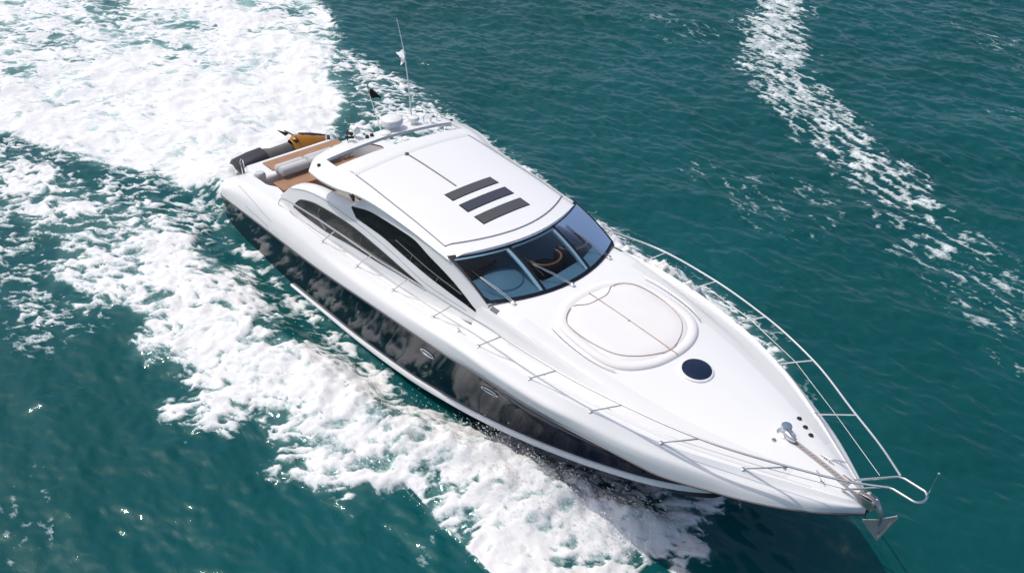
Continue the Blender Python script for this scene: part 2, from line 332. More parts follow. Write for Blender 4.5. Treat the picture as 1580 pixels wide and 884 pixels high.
# side decks, quarter decks
def yi(x): return float(np.interp(x, [.6, 1.0, 1.8, 2.9, 3.3, 4.4, 12.3], [1.45, 1.5, 1.74, 1.88, 1.76, 1.92, 2.0]))
for s in (-1, 1):
    b = MB(); P = []
    for x in np.linspace(.62, 12.2, 70):
        ys, zs = float(A_y(x)), float(A_z(x)); q = .04 * float(sstep(3, 5, x))
        k = float(sstep(1.4, .6, x)); P.append([(x, s * ys, zs), (x, s * (ys - .05), zs + .004), (x, s * (ys - .11), zs - q), (x, s * (.5 * (ys - .11) + .5 * yi(x)), zs - q), (x, s * yi(x), zs - q - .02 * k)])
    b.grid(P); obj('side_deck', b, M['gel'], Y)
    # cabin side + coaming
    b = MB(); xsd = np.concatenate([np.linspace(4.2, 11.2, 70), np.linspace(11.3, 12.5, 12)]); P = []
    for x in xsd:
        z0 = zb_side(x); z1 = max(float(zt_side(x)), z0 + .02); P.append([(x, s * y_side(x, z), z) for z in np.linspace(z0, z1, 12)])
    b.grid(P); P2 = []
    for x in np.linspace(4.2, 7.9, 34):
        z1 = max(float(zt_side(x)), zb_side(x) + .02); y1 = y_side(x, z1)
        P2.append([(x, s * y1, z1), (x, s * (y1 - .03), z1 + .02), (x, s * (y1 - .14), z1 + .05), (x, s * (y1 - .32), z1 + .05), (x, s * (y1 - .38), z1 - .01), (x, s * (y1 - .40), 1.05)])
    b.grid(P2); b.grid([[P2[0][i] for i in range(6)], [(4.2, P2[0][i][1], 1.05 if i else zb_side(4.2)) for i in range(6)]])
    obj('cabin_side', b, M['gel'], Y, smooth=50)
    # inner wall of the quarter deck, down to the cockpit sole
    b = MB(); b.grid([[(x, s * yi(x), float(A_z(x)) - .04), (x, s * yi(x), .95)] for x in np.linspace(.62, 4.4, 24)]); obj('cockpit_wall', b, M['gel'], Y)
    # flush seam lines in the moulding
    b = MB(); b.tube([(x, s * (y_side(x, z) + .002), z) for x, z in zip(np.linspace(4.65, 11.9, 50), pchip([4.61, 5.66, 6.58, 7.81, 9.12, 10.64, 11.9], [2.70, 2.965, 3.04, 3.03, 2.95, 2.78, 2.74])(np.linspace(4.65, 11.9, 50)))], .007, 5); obj('moulding_seam', b, M['seam'], Y)
    b = MB()
    for (xa, fa, xb, fb) in ((1.9, .25, 4.3, .62), (2.7, .72, 4.1, .86)):
        b.tube([(x, s * (float(np.interp(f, np.linspace(0, 1, 15), topside(x)[:, 0])) + .001), float(np.interp(f, np.linspace(0, 1, 15), topside(x)[:, 1]))) for x, f in zip(np.linspace(xa, xb, 12), np.linspace(fa, fb, 12))], .007, 5)
    obj('moulding_seam', b, M['seam'], Y)

# ---- side windows: leaf shapes set flush in the cabin side
UT = pchip([7.53, 8.3, 9.08, 9.86, 10.6, 11.3, 12.14], [3.33, 3.49, 3.53, 3.54, 3.39, 3.2, 2.87]); UB = pchip([7.53, 7.73, 8.63, 9.71, 10.69, 11.56, 12.14], [3.31, 3.16, 3.16, 3.07, 2.99, 2.91, 2.86])
LT = pchip([4.91, 5.1, 5.42, 6.04, 7.55, 8.7, 9.78, 10.6], [2.33, 2.55, 2.67, 2.79, 2.87, 2.81, 2.72, 2.655]); LB = pchip([4.91, 5.4, 6.3, 7.63, 8.76, 9.81, 10.6], [2.31, 2.29, 2.30, 2.42, 2.50, 2.59, 2.645])
def leaf(T, B, x0, x1, s, off, grow=0., n=44, m=5):
    P = []
    for x in np.linspace(x0 - grow * 1.6, x1 + grow * 1.2, n):
        zt, zb_ = float(T(x)) + grow, float(B(x)) - grow
        P.append([(x, s * (y_side(x, z) + off), z) for z in np.linspace(zb_, max(zt, zb_ + .002), m)])
    return P
for s in (-1, 1):
    for T, B, x0, x1, g, nm in ((UT, UB, 7.53, 12.14, 'dglass', 'side_window'), (LT, LB, 4.91, 10.6, 'gglass', 'side_window')):
        fr = obj(nm, MB().grid(leaf(T, B, x0, x1, s, .012)), M[g], Y, label='long leaf shaped upper side window of black glass' if g == 'dglass' else 'long leaf shaped lower side window of smoked glass')
        obj('window_frame', MB().grid(leaf(T, B, x0, x1, s, .006, .022)), M['frame'] if g == 'dglass' else M['rub'], fr)
        bars = MB()
        if g == 'dglass':
            bars.tube([(x, s * (y_side(x, z) + .014), z) for x, z in zip(np.linspace(9.35, 11.7, 20), np.linspace(3.28, 3.03, 20))], .010, 5)
            for xx in (9.95, 10.9): bars.tube([(xx + dx, s * (y_side(xx, z) + .015), z) for z, dx in ((float(UB(xx)) + .01, 0), (3.28 - .106 * (xx - 9.35), .06))], .009, 5)
        else:
            bars.tube([(x, s * (y_side(x, z) + .014), z) for x, z in zip(np.linspace(5.9, 10.1, 24), [float(LB(x)) + (float(LT(x)) - float(LB(x))) * (.42 - .12 * math.sin((x - 5.9) / 4.2 * 3.14)) for x in np.linspace(5.9, 10.1, 24)])], .014, 5)
            bars.tube([(x, s * (y_side(x, z) + .014), z) for x, z in ((6.15, 2.74), (6.1, 2.6), (6.2, 2.45), (6.5, 2.34))], .022, 5)
            bars.tube([(x, s * (y_side(x, z) + .014), z) for x, z in ((8.05, 2.80), (8.0, 2.62), (8.1, 2.48))], .012, 5)
        obj('window_bar', bars, M['bar'], fr)

# ---- windscreen: three tinted panes in a black frame, white posts behind them
def wtop(y): return np.array([11.78 - .56 * (y / 1.81)**2, y, 3.755 - .075 * (y / 1.81)**2])
def wbot(y): return np.array([13.02 - .57 * (y / 1.81)**2, y, 3.195 - .005 * (y / 1.81)**2])
def wpt(u, t):                          # u: -1..1 across, t: 0 top .. 1 bottom
    y = 1.81 * u; p = wtop(y) * (1 - t) + wbot(y) * t; n = np.array([.40, 0, .92]); return p + n * .05 * math.sin(math.pi * t)
NG = np.array([.40, 0, .92])
def wstrip(u0, u1, t0, t1, off=0, n=12, m=8): return [[tuple(wpt(u0 + (u1 - u0) * i / n, t0 + (t1 - t0) * j / m) + NG * off) for j in range(m + 1)] for i in range(n + 1)]
mul = .352; fw = .016
for u0, u1 in ((-1 + .012, -mul - fw), (-mul + fw, mul - fw), (mul + fw, 1 - .012)):
    obj('windscreen_pane', MB().grid(wstrip(u0, u1, .035, .965)), M['wglass'], Y, recalc=False)
b = MB()
for a in ((-1.01, 1.01, -.04, .035, 24, 2), (-1.01, 1.01, .965, 1.02, 24, 2), (-1.01, -.985, .035, .965, 1, 8), (.985, 1.01, .035, .965, 1, 8), (-mul - fw, -mul + fw, .035, .965, 1, 8), (mul - fw, mul + fw, .035, .965, 1, 8)):
    b.grid(wstrip(a[0], a[1], a[2], a[3], .006, a[4], a[5]))
obj('windscreen_frame', b, M['frame'], Y, solid=.02)
b = MB()
for u in (-mul, mul, .965):
    P = []
    for j in range(9):
        p = wpt(u, .03 + .94 * j / 8); P.append([tuple(p + np.array([0, dy, 0]) - NG * d) for dy, d in ((-.035, .025), (-.035, .15), (.035, .15), (.035, .025))])
    b.grid(P)
for u0, u1 in ((-.97, -mul - .03), (-mul + .03, mul - .03), (mul + .03, .95)):
    b.grid([[tuple(wpt(u0 + (u1 - u0) * i / 10, .04) - NG * d) for d in (.02, .10)] for i in range(11)])
for a, e in ((-mul - .055, -mul - fw), (mul - .055, mul - fw), (.935, .985)): b.grid(wstrip(a, e, .05, .95, -.014, 1, 8))
for u0, u1 in ((-.97, -mul - .03), (-mul + .03, mul - .03), (mul + .03, .95)): b.grid(wstrip(u0, u1, .037, .075, -.016, 10, 1))
obj('windscreen_post', b, M['inwhite'], Y)
# dashboard, helm seats and wheel seen through the glass
b = MB(); b.grid([[((wbot(y)[0] - .06) * (1 - t) + (11.62 if y < -.42 else wbot(y)[0] - .42) * t, y, 3.205 - .015 * t + .02 * math.sin(5 * y) * t) for t in np.linspace(0, 1, 6)] for y in np.linspace(-1.72, 1.72, 30)])
obj('dashboard', b, M['dash'], Y)
b = MB(); b.grid([[(x, y, 2.78) for x in (10.6, 11.4, 12.0, 12.5)] for y in (-.42, .4, 1.1, 1.65)]); obj('helm_fill_floor', b, M['fillfloor'], Y, solid=.03)  # pale floor added to catch the sun and brighten the centre pane
b = MB(); b.lathe([(.001, .02), (.18, .0), (.42, -.06), (.46, -.12)], (12.05, -1.05, 3.30), 24); obj('instrument_hood', b, M['dash'], Y)
b = MB(); R = Matrix.Rotation(math.radians(-50), 3, 'Y')
b.tube([Vector((11.55, -1.05, 3.33)) + R @ Vector((.2 * math.cos(a), .2 * math.sin(a), 0)) for a in np.linspace(0, 2 * math.pi, 25)], .018, 6)
for a in (.5, 2.6, 4.7): b.tube([Vector((11.55, -1.05, 3.33)), Vector((11.55, -1.05, 3.33)) + R @ Vector((.2 * math.cos(a), .2 * math.sin(a), 0))], .012, 5)
obj('steering_wheel', b, M['black'], Y)
for cx, cy in ((12.12, .98), (12.20, .12)):
    b = MB(); P = []
    for a in np.linspace(-1.9, 1.9, 20):
        d = Vector((math.cos(a) * .34, math.sin(a) * .40, 0)); k = Vector((cx - .12, cy, 0)); P.append([k + d * .82 + Vector((0, 0, 2.7)), k + d * .84 + Vector((0, 0, 3.30)), k + d + Vector((0, 0, 3.30)), k + d * 1.02 + Vector((0, 0, 2.7))])
    b.grid(P); b.lathe([(.30, 0), (.33, .03), (.31, .09), (.001, .1)], (cx - .1, cy, 3.0), 20)
    sq = obj('helm_seat', b, M['leather'], Y)
    b = MB(); b.tube([(cx - .12 + math.cos(a) * .31, cy + math.sin(a) * .365, 3.315) for a in np.linspace(-1.9, 1.9, 24)], .022, 6); obj('seat_piping', b, M['orange'], sq)
b = MB(); b.box((9.6, 0, 2.0), (4.2, 3.3, .05)); b.grid([[(7.75, y, z) for z in (1.0, 3.75)] for y in (-1.75, 1.75)]); obj('saloon', b, M['dark'], Y)

# ---- roof with the cut out behind the sliding panel
def x_aft(s): return 5.62 + .12 * (1 - abs(s))**2 + .55 * abs(s)**7
def x_s1(s): return 6.20 + .08 * math.cos(s * 2.2) + .25 * max(0, s) + .05 * abs(s)
def x_s2(s): return 6.78 + .06 * math.cos(s * 1.8) - .10 * max(0, -s - .2) + .22 * max(0, s)
def x_front(s): return 11.83 - .60 * s * s
svals = np.unique(np.concatenate([np.linspace(-1, -.78, 7), np.linspace(-.78, .84, 24), np.linspace(.84, 1, 6)]))
def roofpt(x, s, dz=0):
    w = float(w_roof(x)); ed = float(ze_roof(x)); crown = .19 * (1 - abs(s)**2.2) + .02
    droop = -.09 * float(sstep(.84, 1.0, abs(s)))
    return (x, s * w, ed + crown + droop + dz)
def lev(s):
    a, b1, b2, c = x_aft(s), x_s1(s), x_s2(s), x_front(s)
    return np.concatenate([np.linspace(a, b1, 6), np.linspace(b2, c - .1, 26), [c - .05, c]])
P = [[roofpt(x, s, -.05 * (1 if k == 0 else 0)) for k, x in enumerate(lev(s))] for s in svals]
mask = [[not (j == 5 and svals[i] >= -.785 and svals[i + 1] <= .845) for j in range(len(P[0]) - 1)] for i in range(len(svals) - 1)]
b = MB().grid(P, mask)
obj('roof', b, M['gel'], Y, solid=.075, bevel=.02, smooth=50)
def on_roof(x, y, dz=.012):
    w = float(w_roof(x)); return roofpt(x, y / w, dz)
b = MB()
b.tube([on_roof(x, -1.66 - .02 * (x - 7.5) / 3.4 + .0) for x in np.linspace(7.45, 10.9, 24)] + [on_roof(11.2 + .16 * (1 - abs(t)) ** .8 * 1.6 - .0, -1.55 + 1.55 * (t + 1)) for t in np.linspace(-1, 1, 24)][0:0] , .015, 5)
fr = [on_roof(11.52 - .62 * (y / 1.68)**2, y) for y in np.linspace(-1.68, 1.68, 30)]
b.tube(fr, .015, 5); b.tube([on_roof(x, 1.66 + .02 * (x - 7.5) / 3.4) for x in np.linspace(7.45, 10.9, 24)], .015, 5)
obj('roof_seam', b, M['seam'], Y)
b = MB(); b.grid([[on_roof(x, y, .003 + .035 * math.sin(math.pi * (x - 7.16) / .30)) for x in np.linspace(7.16, 7.46, 8)] for y in np.linspace(-1.66, 1.66, 30)]); obj('roof_lip', b, M['gel'], Y)
b = MB(); b.tube([on_roof(x, -.24, .012) for x in np.linspace(7.5, 9.42, 14)], .014, 6); b.lathe([(.05, 0), (.05, .035), (.03, .05)], on_roof(7.5, -.25, .0), 12); obj('roof_track', b, M['panel'], Y)
for xa, xb, m in ((9.55, 9.84, 'panel'), (10.08, 10.38, 'panel2'), (10.62, 10.93, 'panel')):
    b = MB(); b.grid([[on_roof(x, y, .012) for x in np.linspace(xa, xb, 5)] for y in np.linspace(-.645, .645, 14)]); fr = obj('skylight', b, M[m], Y, solid=.01)
    b = MB(); b.grid([[on_roof(x, y, .004) for x in np.linspace(xa - .02, xb + .02, 5)] for y in np.linspace(-.665, .665, 14)]); obj('skylight_frame', b, M['frame'], fr)
for s in (-1, 1):
    b = MB(); b.prism([(7.55, s * 1.98, 3.86), (7.86, s * 1.98, 3.86), (7.84, s * 1.98, 3.66)], (0, s * .05, 0)); obj('roof_bracket', b, M['black'], Y)
    b = MB().lathe([(.045, 0), (.04, .04), (.001, .05)], on_roof(6.3, s * 1.98, 0), 12); obj('deck_light', b, M['black'], Y)

# ---- cockpit and stern
b = MB(); b.box((4.4, 0, .98), (6.6, 4.2, .08)); obj('cockpit_sole', b, M['teak'], Y)
b = MB(); b.box((5.35, -.9, 1.45), (2.4, 1.3, .9)); obj('cockpit_lounge', b, M['beige'], Y, bevel=.06)
b = MB(); b.box((3.95, .55, 1.62), (.75, 1.35, .06)); b.box((3.95, .55, 1.3), (.2, .5, .6)); b.box((5.0, .3, 1.9), (1.2, .9, .05)); b.box((5.0, .3, 1.45), (.15, .4, .85)); obj('cockpit_table', b, M['teak'], Y, bevel=.015)
b = MB(); b.box((4.6, 1.45, 1.5), (2.0, .8, 1.0)); b.box((4.75, 1.42, 2.03), (.55, .45, .06)); b.box((4.1, 1.42, 2.02), (.4, .4, .05)); obj('wet_bar', b, M['gel'], Y, bevel=.03)
b = MB(); b.box((.95, .05, .95), (1.1, 3.0, 1.15)); obj('aft_deck', b, M['gel'], Y, bevel=.12)
b = MB(); b.box((.98, .35, 1.545), (.62, 2.55, .04)); obj('aft_deck_panel', b, M['teak'], Y, bevel=.01)
for k in range(2):
    for y0, y1 in ((-.95, -.02), (.0, .98), (1.0, 1.48)):
        b = MB(); n = 14; c = (1.55 + .26 * k, 1.66 + .03 * k)
        b.tube([(c[0], y0 + .01, c[1]), (c[0], y0 + .05, c[1]), (c[0], y1 - .05, c[1]), (c[0], y1 - .01, c[1])], [.08, .15, .15, .08], 14); obj('bolster_cushion', b, M['greyc'], Y)
b = MB(); b.box((2.22, .1, 1.45), (.62, 2.7, .10)); obj('teak_step', b, M['teak'], Y, bevel=.01)
b = MB(); b.box((2.22, .1, 1.19), (.60, 2.66, .42)); obj('bench_base', b, M['beige'], Y)
b = MB(); b.lathe([(.10, 0), (.16, .06), (.17, .26), (.12, .34), (.001, .36)], (1.62, -1.48, 1.46), 18); obj('stern_bolster', b, M['greyc'], Y)
b = MB(); b.box((2.15, -1.62, 1.36), (.40, .34, .28)); obj('stern_step', b, M['red'], Y, bevel=.03)
b = MB(); b.box((-.25, .42, .42), (1.6, 2.6, .12)); obj('swim_platform', b, M['gel'], Y, bevel=.05)
b = MB(); b.box((-.25, .42, .485), (1.4, 2.4, .02)); obj('swim_platform_deck', b, M['teak'], Y)
for s in (-1, 1):                       # stern rail hoops
    b = MB(); b.tube([(.75, s * 1.62, 1.42), (.72, s * 1.62, 1.72), (.66, s * 1.60, 1.80), (.5, s * 1.5, 1.8), (.42, s * 1.42, 1.72), (.40, s * 1.4, 1.40)], .018, 8); obj('stern_hoop', b, M['steel'], Y)

# ---- guard rails with raked stanchions
SX = [18.43, 17.13, 15.77, 14.36, 12.91, 11.32, 9.75, 8.21, 6.68]
DX = [.76, .72, .69, .66, .64, .60, .59, .60, .60]
for s in (-1, 1):
    tops = []; feet = []
    for x, d in zip(SX, DX):
        f0 = Vector((x, s * (float(A_y(x)) - .005), float(A_z(x)))); feet.append(f0); tops.append(f0 + Vector((d, -s * .08 - (s * .02 if x > 18 else 0), .565)))
    path = [Vector((4.3, s * 2.26, 2.18)), Vector((4.55, s * 2.28, 2.45)), Vector((5.3, s * 2.31, 2.62))] + tops[::-1] + [Vector((19.95, s * .55, 3.17)), Vector((20.48, s * .19, 3.2))]
    # smooth spline through the tops
    tt = np.concatenate([[0], np.cumsum([(path[i + 1] - path[i]).length for i in range(len(path) - 1)])]); q = np.linspace(0, tt[-1], 120)
    cx, cy, cz = (pchip(tt, [p[i] for p in path])(q) for i in range(3))
    b = MB().tube(list(zip(cx, cy, cz)), .019, 8)
    rail = obj('guard_rail', b, M['steel'], Y)
    for f0, t0 in zip(feet, tops):
        b = MB().tube([f0, f0.lerp(t0, .5), t0], .015, 8); b.lathe([(.04, -.01), (.04, .012), (.02, .022)], f0, 12); obj('stanchion', b, M['steel'], rail)
    b = MB(); mids = [f0.lerp(t0, .5) for f0, t0 in zip(feet, tops)][:4]; b.tube([Vector((20.12, s * .3, 2.86))] + mids, .006, 5); obj('lifeline', b, M['steel'], rail)
b = MB(); lp = []
for s in (-1, 1): lp.append([Vector((19.78, s * .17, 2.57)), Vector((20.46, s * .17, 3.18)), Vector((20.56, s * .17, 3.21)), Vector((20.88, s * .165, 3.21))])
arc = [Vector((20.88 + .13 * math.sin(a), -.165 * math.cos(a), 3.21)) for a in np.linspace(.25, math.pi - .25, 9)]
b.tube(lp[0] + arc + lp[1][::-1], .021, 8)
pul = obj('pulpit_rail', b, M['steel'], Y)
b = MB().tube([(20.99, .05, 3.2), (21.05, .05, 3.78)], .006, 6); b.lathe([(.005, -.02), (.022, 0), (.005, .025)], (21.05, .05, 3.79), 10); obj('jackstaff', b, M['steel'], pul)

# ---- sunpad
def poly_s(pts, n=6):                    # closed smoothed outline
    pts = [np.array(p, float) for p in pts]; o = []
    for i in range(len(pts)):
        p0, p1, p2, p3 = (pts[(i + k) % len(pts)] for k in (-1, 0, 1, 2))
        for t in np.arange(n) / n: o.append(.5 * (2*p1 + (p2-p0)*t + (2*p0-5*p1+4*p2-p3)*t*t + (3*p1-p0-3*p2+p3)*t**3))
    return o
half = [(13.36, 0), (13.40, -.50), (13.60, -.90), (13.92, -1.20), (14.5, -1.27), (15.2, -1.24), (15.62, -1.02), (15.90, -.58), (15.99, 0)]
outl = half + [(x, -y) for x, y in half[-2:0:-1]]
O = poly_s(outl); ctr = np.mean(O, 0)
def pad_ring(k, dz):
    c = np.array([14.7, 0]); return [tuple(((p - c) * k + c)) + (deckz(*((p - c) * k + c)) * .75 + .25 * (3.16 - .035 * ((p - c) * k + c - 14)[0]) + dz,) for p in O]
rings = [pad_ring(1.0, -.09), pad_ring(1.0, -.02), pad_ring(.985, .015), pad_ring(.95, .032), pad_ring(.90, .032), pad_ring(.86, .016), pad_ring(.845, .006)]
b = MB(); b.grid([r + [r[0]] for r in rings]); pad = obj('sunpad', b, M['cush'], Y, label='cream oval sunbathing pad with raised rim')
rings = [pad_ring(.845, .006), pad_ring(.82, .022), pad_ring(.6, .03), pad_ring(.3, .033), pad_ring(.02, .033)]
b = MB(); b.grid([r + [r[0]] for r in rings]); obj('pad_panel', b, M['cush'], pad)
b = MB(); inner = [(13.66, -.55), (13.80, -.28), (13.82, 0), (13.80, .28), (13.66, .55), (13.74, .82), (14.02, 1.02), (14.6, 1.06), (15.2, .92), (15.55, .60), (15.75, .2), (15.78, 0), (15.75, -.2), (15.55, -.60), (15.2, -.92), (14.6, -1.06), (14.05, -1.04), (13.80, -.86)]
b.tube([(x, y, 3.16 * .25 + .75 * deckz(x, y) - .25 * .035 * (x - 14) + .034) for x, y in poly_s(inner, 4)] , .0085, 5)
b.tube([(x, -.0, 3.16 * .25 + .75 * deckz(x, 0) - .25 * .035 * (x - 14) + .038) for x in np.linspace(13.55, 15.97, 16)], .012, 5)
obj('pad_piping', b, M['pipe'], pad)
for s in (-1, 1):
    b = MB(); b.tube([(x, s * y, deckz(x, y) + .07) for x, y in zip(np.linspace(13.86, 15.5, 12), [1.33, 1.36, 1.38, 1.39, 1.395, 1.395, 1.39, 1.38, 1.36, 1.33, 1.28, 1.22])], .013, 6); obj('pad_grab_rail', b, M['dsteel'], Y)

# ---- deck hatch, windlass, anchor roller, cleats
zc = deckz(16.45, 0); tl = math.atan2(deckz(16.2, 0) - deckz(16.7, 0), .5); RH = Matrix.Rotation(tl, 3, 'Y')
b = MB().lathe([(.325, -.01), (.325, .02), (.30, .035), (.27, .035)], (16.45, 0, zc), 36, RH); ht = obj('deck_hatch', b, M['gel'], Y)
b = MB().lathe([(.285, .02), (.285, .042), (.27, .048), (.001, .052)], (16.45, 0, zc), 36, RH); obj('hatch_glass', b, M['hatch'], ht)
b = MB(); z0 = deckz(18.5, 0)
b.lathe([(.15, -.01), (.15, .02), (.11, .04), (.09, .06), (.10, .10), (.075, .13), (.075, .15), (.10, .17), (.09, .2), (.001, .21)], (18.46, .03, z0), 22); b.tube([(18.48, .0, z0 + .07), (18.62, -.05, z0 + .07), (18.72, -.03, z0 + .05)], [.07, .06, .04], 10)
wl = obj('windlass', b, M['steel'], Y)
b = MB(); zr = lambda x: deckz(x, 0) + .012
for i, x in enumerate(np.linspace(18.7, 19.75, 30)):
    a = Vector((x, 0, zr(x) + .01)); n_ = [a + Vector(((.024 * math.cos(t)), .014 * math.sin(t) * (i % 2), .014 * math.sin(t) * ((i + 1) % 2))) for t in np.linspace(0, 2 * math.pi, 9)]; b.tube(n_, .0055, 5, cap=False)
obj('anchor_chain', b, M['fluke'], wl)
b = MB(); b.grid([[(x, y, zr(x) - .006) for x in np.linspace(18.66, 19.8, 12)] for y in (-.055, -.02, .02, .055)]); obj('chain_plate', b, M['fluke'], Y)
b = MB()
for y in (-.085, .085): b.prism([(19.62, y, 2.56), (20.30, y, 2.42), (20.34, y, 2.52), (20.28, y, 2.60), (19.62, y, 2.63)], (0, .012 if y > 0 else -.012, 0))
b.grid([[(19.6, y, 2.585), (20.30, y, 2.47)] for y in (-.085, .085)]); R = Matrix.Rotation(math.pi / 2, 3, 'X'); b.lathe([(.04, -.08), (.055, -.07), (.03, 0), (.055, .07), (.04, .08)], (20.28, 0, 2.54), 14, R)
obj('bow_roller', b, M['dsteel'], Y)
b = MB(); b.lathe([(.03, 0), (.05, .02), (.05, .06), (.03, .09), (.001, .1)], (20.12, .10, 2.5), 14); obj('bow_light', b, M['gel'], Y)
def cleat(x, y, rz=0):
    z0 = deckz(x, y) if x > 12 else float(A_z(x)); b = MB(); R = Matrix.Rotation(rz, 3, 'Z'); c = Vector((x, y, z0))
    for d in (-.05, .05): b.tube([c + R @ Vector((d, 0, -.01)), c + R @ Vector((d, 0, .05))], .016, 8)
    b.tube([c + R @ Vector((d, 0, .055)) for d in (-.13, -.08, .08, .13)], [.008, .016, .016, .008], 8); obj('cleat', b, M['steel'], Y)
for x, y, a in ((19.4, -.27, -.5), (19.4, .27, .5), (19.25, .13, .0), (12.25, -2.34, 0), (12.25, 2.34, 0), (5.0, -2.25, 0), (5.0, 2.25, 0)): cleat(x, y, a)
for x, y in ((18.37, .58), (18.57, .48), (18.75, .39)):
    b = MB().lathe([(.045, -.005), (.045, .018), (.02, .024)], (x, y, deckz(x, y)), 14); obj('foot_switch', b, M['black'], Y)
b = MB().lathe([(.04, -.005), (.04, .015), (.02, .02)], (18.43, -.25, deckz(18.43, .25)), 14); obj('deck_filler', b, M['dsteel'], Y)
b = MB().lathe([(.03, -.005), (.03, .012), (.02, .014)], (18.9, -.55, deckz(18.9, .55)), 14); obj('deck_filler', b, M['dsteel'], Y)
for s in (-1, 1):
    x0 = 12.55; b = MB(); b.grid([[(x, s * (1.80 + .03 * t), deckz(x, 1.8 + .03 * t) + .012) for t in (-2, -1, 0, 1)] for x in np.linspace(x0, x0 + .22, 4)]); obj('deck_vent', b, M['rub'], Y, solid=.01)
# wipers
for (a, c) in (((12.80, -1.40), (11.98, -1.62)), ((13.12, -.06), (12.36, -.52)), ((12.86, 1.28), (12.05, .98))):
    def onw(p):
        y = p[1]; t0, b0 = wtop(y), wbot(y); t = (p[0] - t0[0]) / (b0[0] - t0[0]); q = t0 * (1 - t) + b0 * t; return Vector(q) + Vector(NG) * (.05 * math.sin(math.pi * min(1, max(0, t))) + .03)
    base = Vector((a[0], a[1], deckz(a[0], a[1]) + .05)); tip = onw(c); b = MB()
    for d in (-.022, .022): b.tube([base + Vector((0, d, .0)), base.lerp(tip, .5) + Vector((0, d, .02)), tip + Vector((0, d * .4, .005))], .009, 6)
    b.lathe([(.045, -.06), (.045, .02), (.02, .035)], base, 12); w = obj('wiper', b, M['steel'], Y)
    b = MB(); dr = Vector((.30, .02, 0)); b.tube([onw((tip.x - .25, c[1] - .05)), tip - Vector((0, 0, .015)), onw((tip.x + .28, c[1] + .04))], .010, 5); obj('wiper_blade', b, M['black'], w)
# hull ports
def hullpt(x, f):
    q = lower(x); return Vector((x, float(np.interp(f, np.linspace(0, 1, 9), q[:, 0])), float(np.interp(f, np.linspace(0, 1, 9), q[:, 1]))))
for s in (-1, 1):
    for x, f in ((11.25, .24), (13.15, .30)):
        c = hullpt(x, f); ex = (hullpt(x + .1, f) - hullpt(x - .1, f)).normalized(); ez = (hullpt(x, f - .1) - hullpt(x, f + .1)).normalized(); nn = ex.cross(ez); nn = nn if nn.y > 0 else -nn
        fl = lambda p: Vector((p.x, s * p.y, p.z)); b = MB(); b.tube([fl(c + ex * .22 * math.cos(a) + ez * .085 * math.sin(a) + nn * .008) for a in np.linspace(0, 2 * math.pi, 29)], .016, 6, cap=False); po = obj('porthole', b, M['steel'], Y)
        b = MB(); b.add([fl(c + ex * .215 * math.cos(a) + ez * .08 * math.sin(a) + nn * .006) for a in np.linspace(0, 2 * math.pi, 28, endpoint=False)], [tuple(range(28))]); obj('porthole_glass', b, M['dglass'], po)
    b = MB()
    for k in range(3):
        f0 = .22 + .05 * k; b.tube([fl_(x) for x in np.linspace(15.35, 15.85, 5) for fl_ in [lambda x: Vector((x, s * (hullpt(x, f0).y + .004), hullpt(x, f0).z))]], .010, 5)
    obj('hull_vent', b, M['steel'], Y)

# ---- mast gear on the aft wing: radar, searchlight, GPS domes
def on_wing(x, y): return Vector(roofpt(x, y / float(w_roof(x)), 0))
c = on_wing(5.95, .38); b = MB()
b.lathe([(.18, -.02), (.19, .02), (.13, .05), (.11, .10), (.14, .11), (.25, .13), (.285, .16), (.29, .22), (.27, .28), (.20, .325), (.10, .34), (.001, .343)], c, 28); obj('radar_dome', b, M['gel'], Y)
c = on_wing(6.05, .98); b = MB().lathe([(.10, -.02), (.09, .05), (.13, .09), (.15, .13), (.13, .19), (.001, .23)], c, 20); obj('satellite_dome', b, M['gel'], Y)
c = on_wing(6.12, .05); b = MB().lathe([(.15, -.02), (.15, .03), (.09, .06), (.001, .07)], c, 20); obj('antenna_base', b, M['gel'], Y)
c = on_wing(5.78, -.62); b = MB(); b.tube([c, c + Vector((0, 0, .2))], .02, 8); b.tube([c + Vector((-.12, 0, .25)), c + Vector((.14, 0, .25))], [.07, .095], 14); obj('searchlight', b, M['gel'], Y)
b = MB(); b.tube([c + Vector((0, -.22, 0)), c + Vector((0, -.22, .24)), c + Vector((.06, -.22, .30))], .016, 8); b.tube([c + Vector((-.05, -.22, .22)), c + Vector((.2, -.2, .24))], [.025, .05], 10); b.tube([c + Vector((.1, -.1, .08)), c + Vector((.02, -.3, .12))], .03, 8); obj('horn', b, M['black'], Y)
b = MB()
for d in (0, .14): b.lathe([(.05, -.01), (.05, .05), (.03, .07)], on_wing(6.02, -.42 + d), 12)
obj('camera_pod', b, M['black'], Y)
for x, y, h in ((6.1, 1.25, .16), (6.2, 1.4, .10), (6.15, 1.62, .12)): 
    p = on_wing(x, y); b = MB().tube([p, p + Vector((0, 0, h))], .018, 8); b.lathe([(.04, 0), (.05, .03), (.001, .06)], p + Vector((0, 0, h)), 12); obj('navigation_light', b, M['gel'], Y)
c = on_wing(5.98, .95) ; c = Vector((5.95, .98, float(on_wing(5.95, .98).z)))
b = MB().tube([c, c + Vector((-.02, .0, 1.0)), c + Vector((-.10, -.02, 1.9)), c + Vector((-.30, -.03, 2.66))], [.022, .018, .012, .006], 8); whip = obj('whip_antenna', b, M['gel'], Y)
c2 = Vector((5.86, .10, float(on_wing(5.86, .1).z)))
b = MB().tube([c2, c2 + Vector((-.22, .0, .42)), c2 + Vector((-.46, .02, .86))], [.018, .014, .008], 8); whip2 = obj('whip_antenna', b, M['gel'], Y)

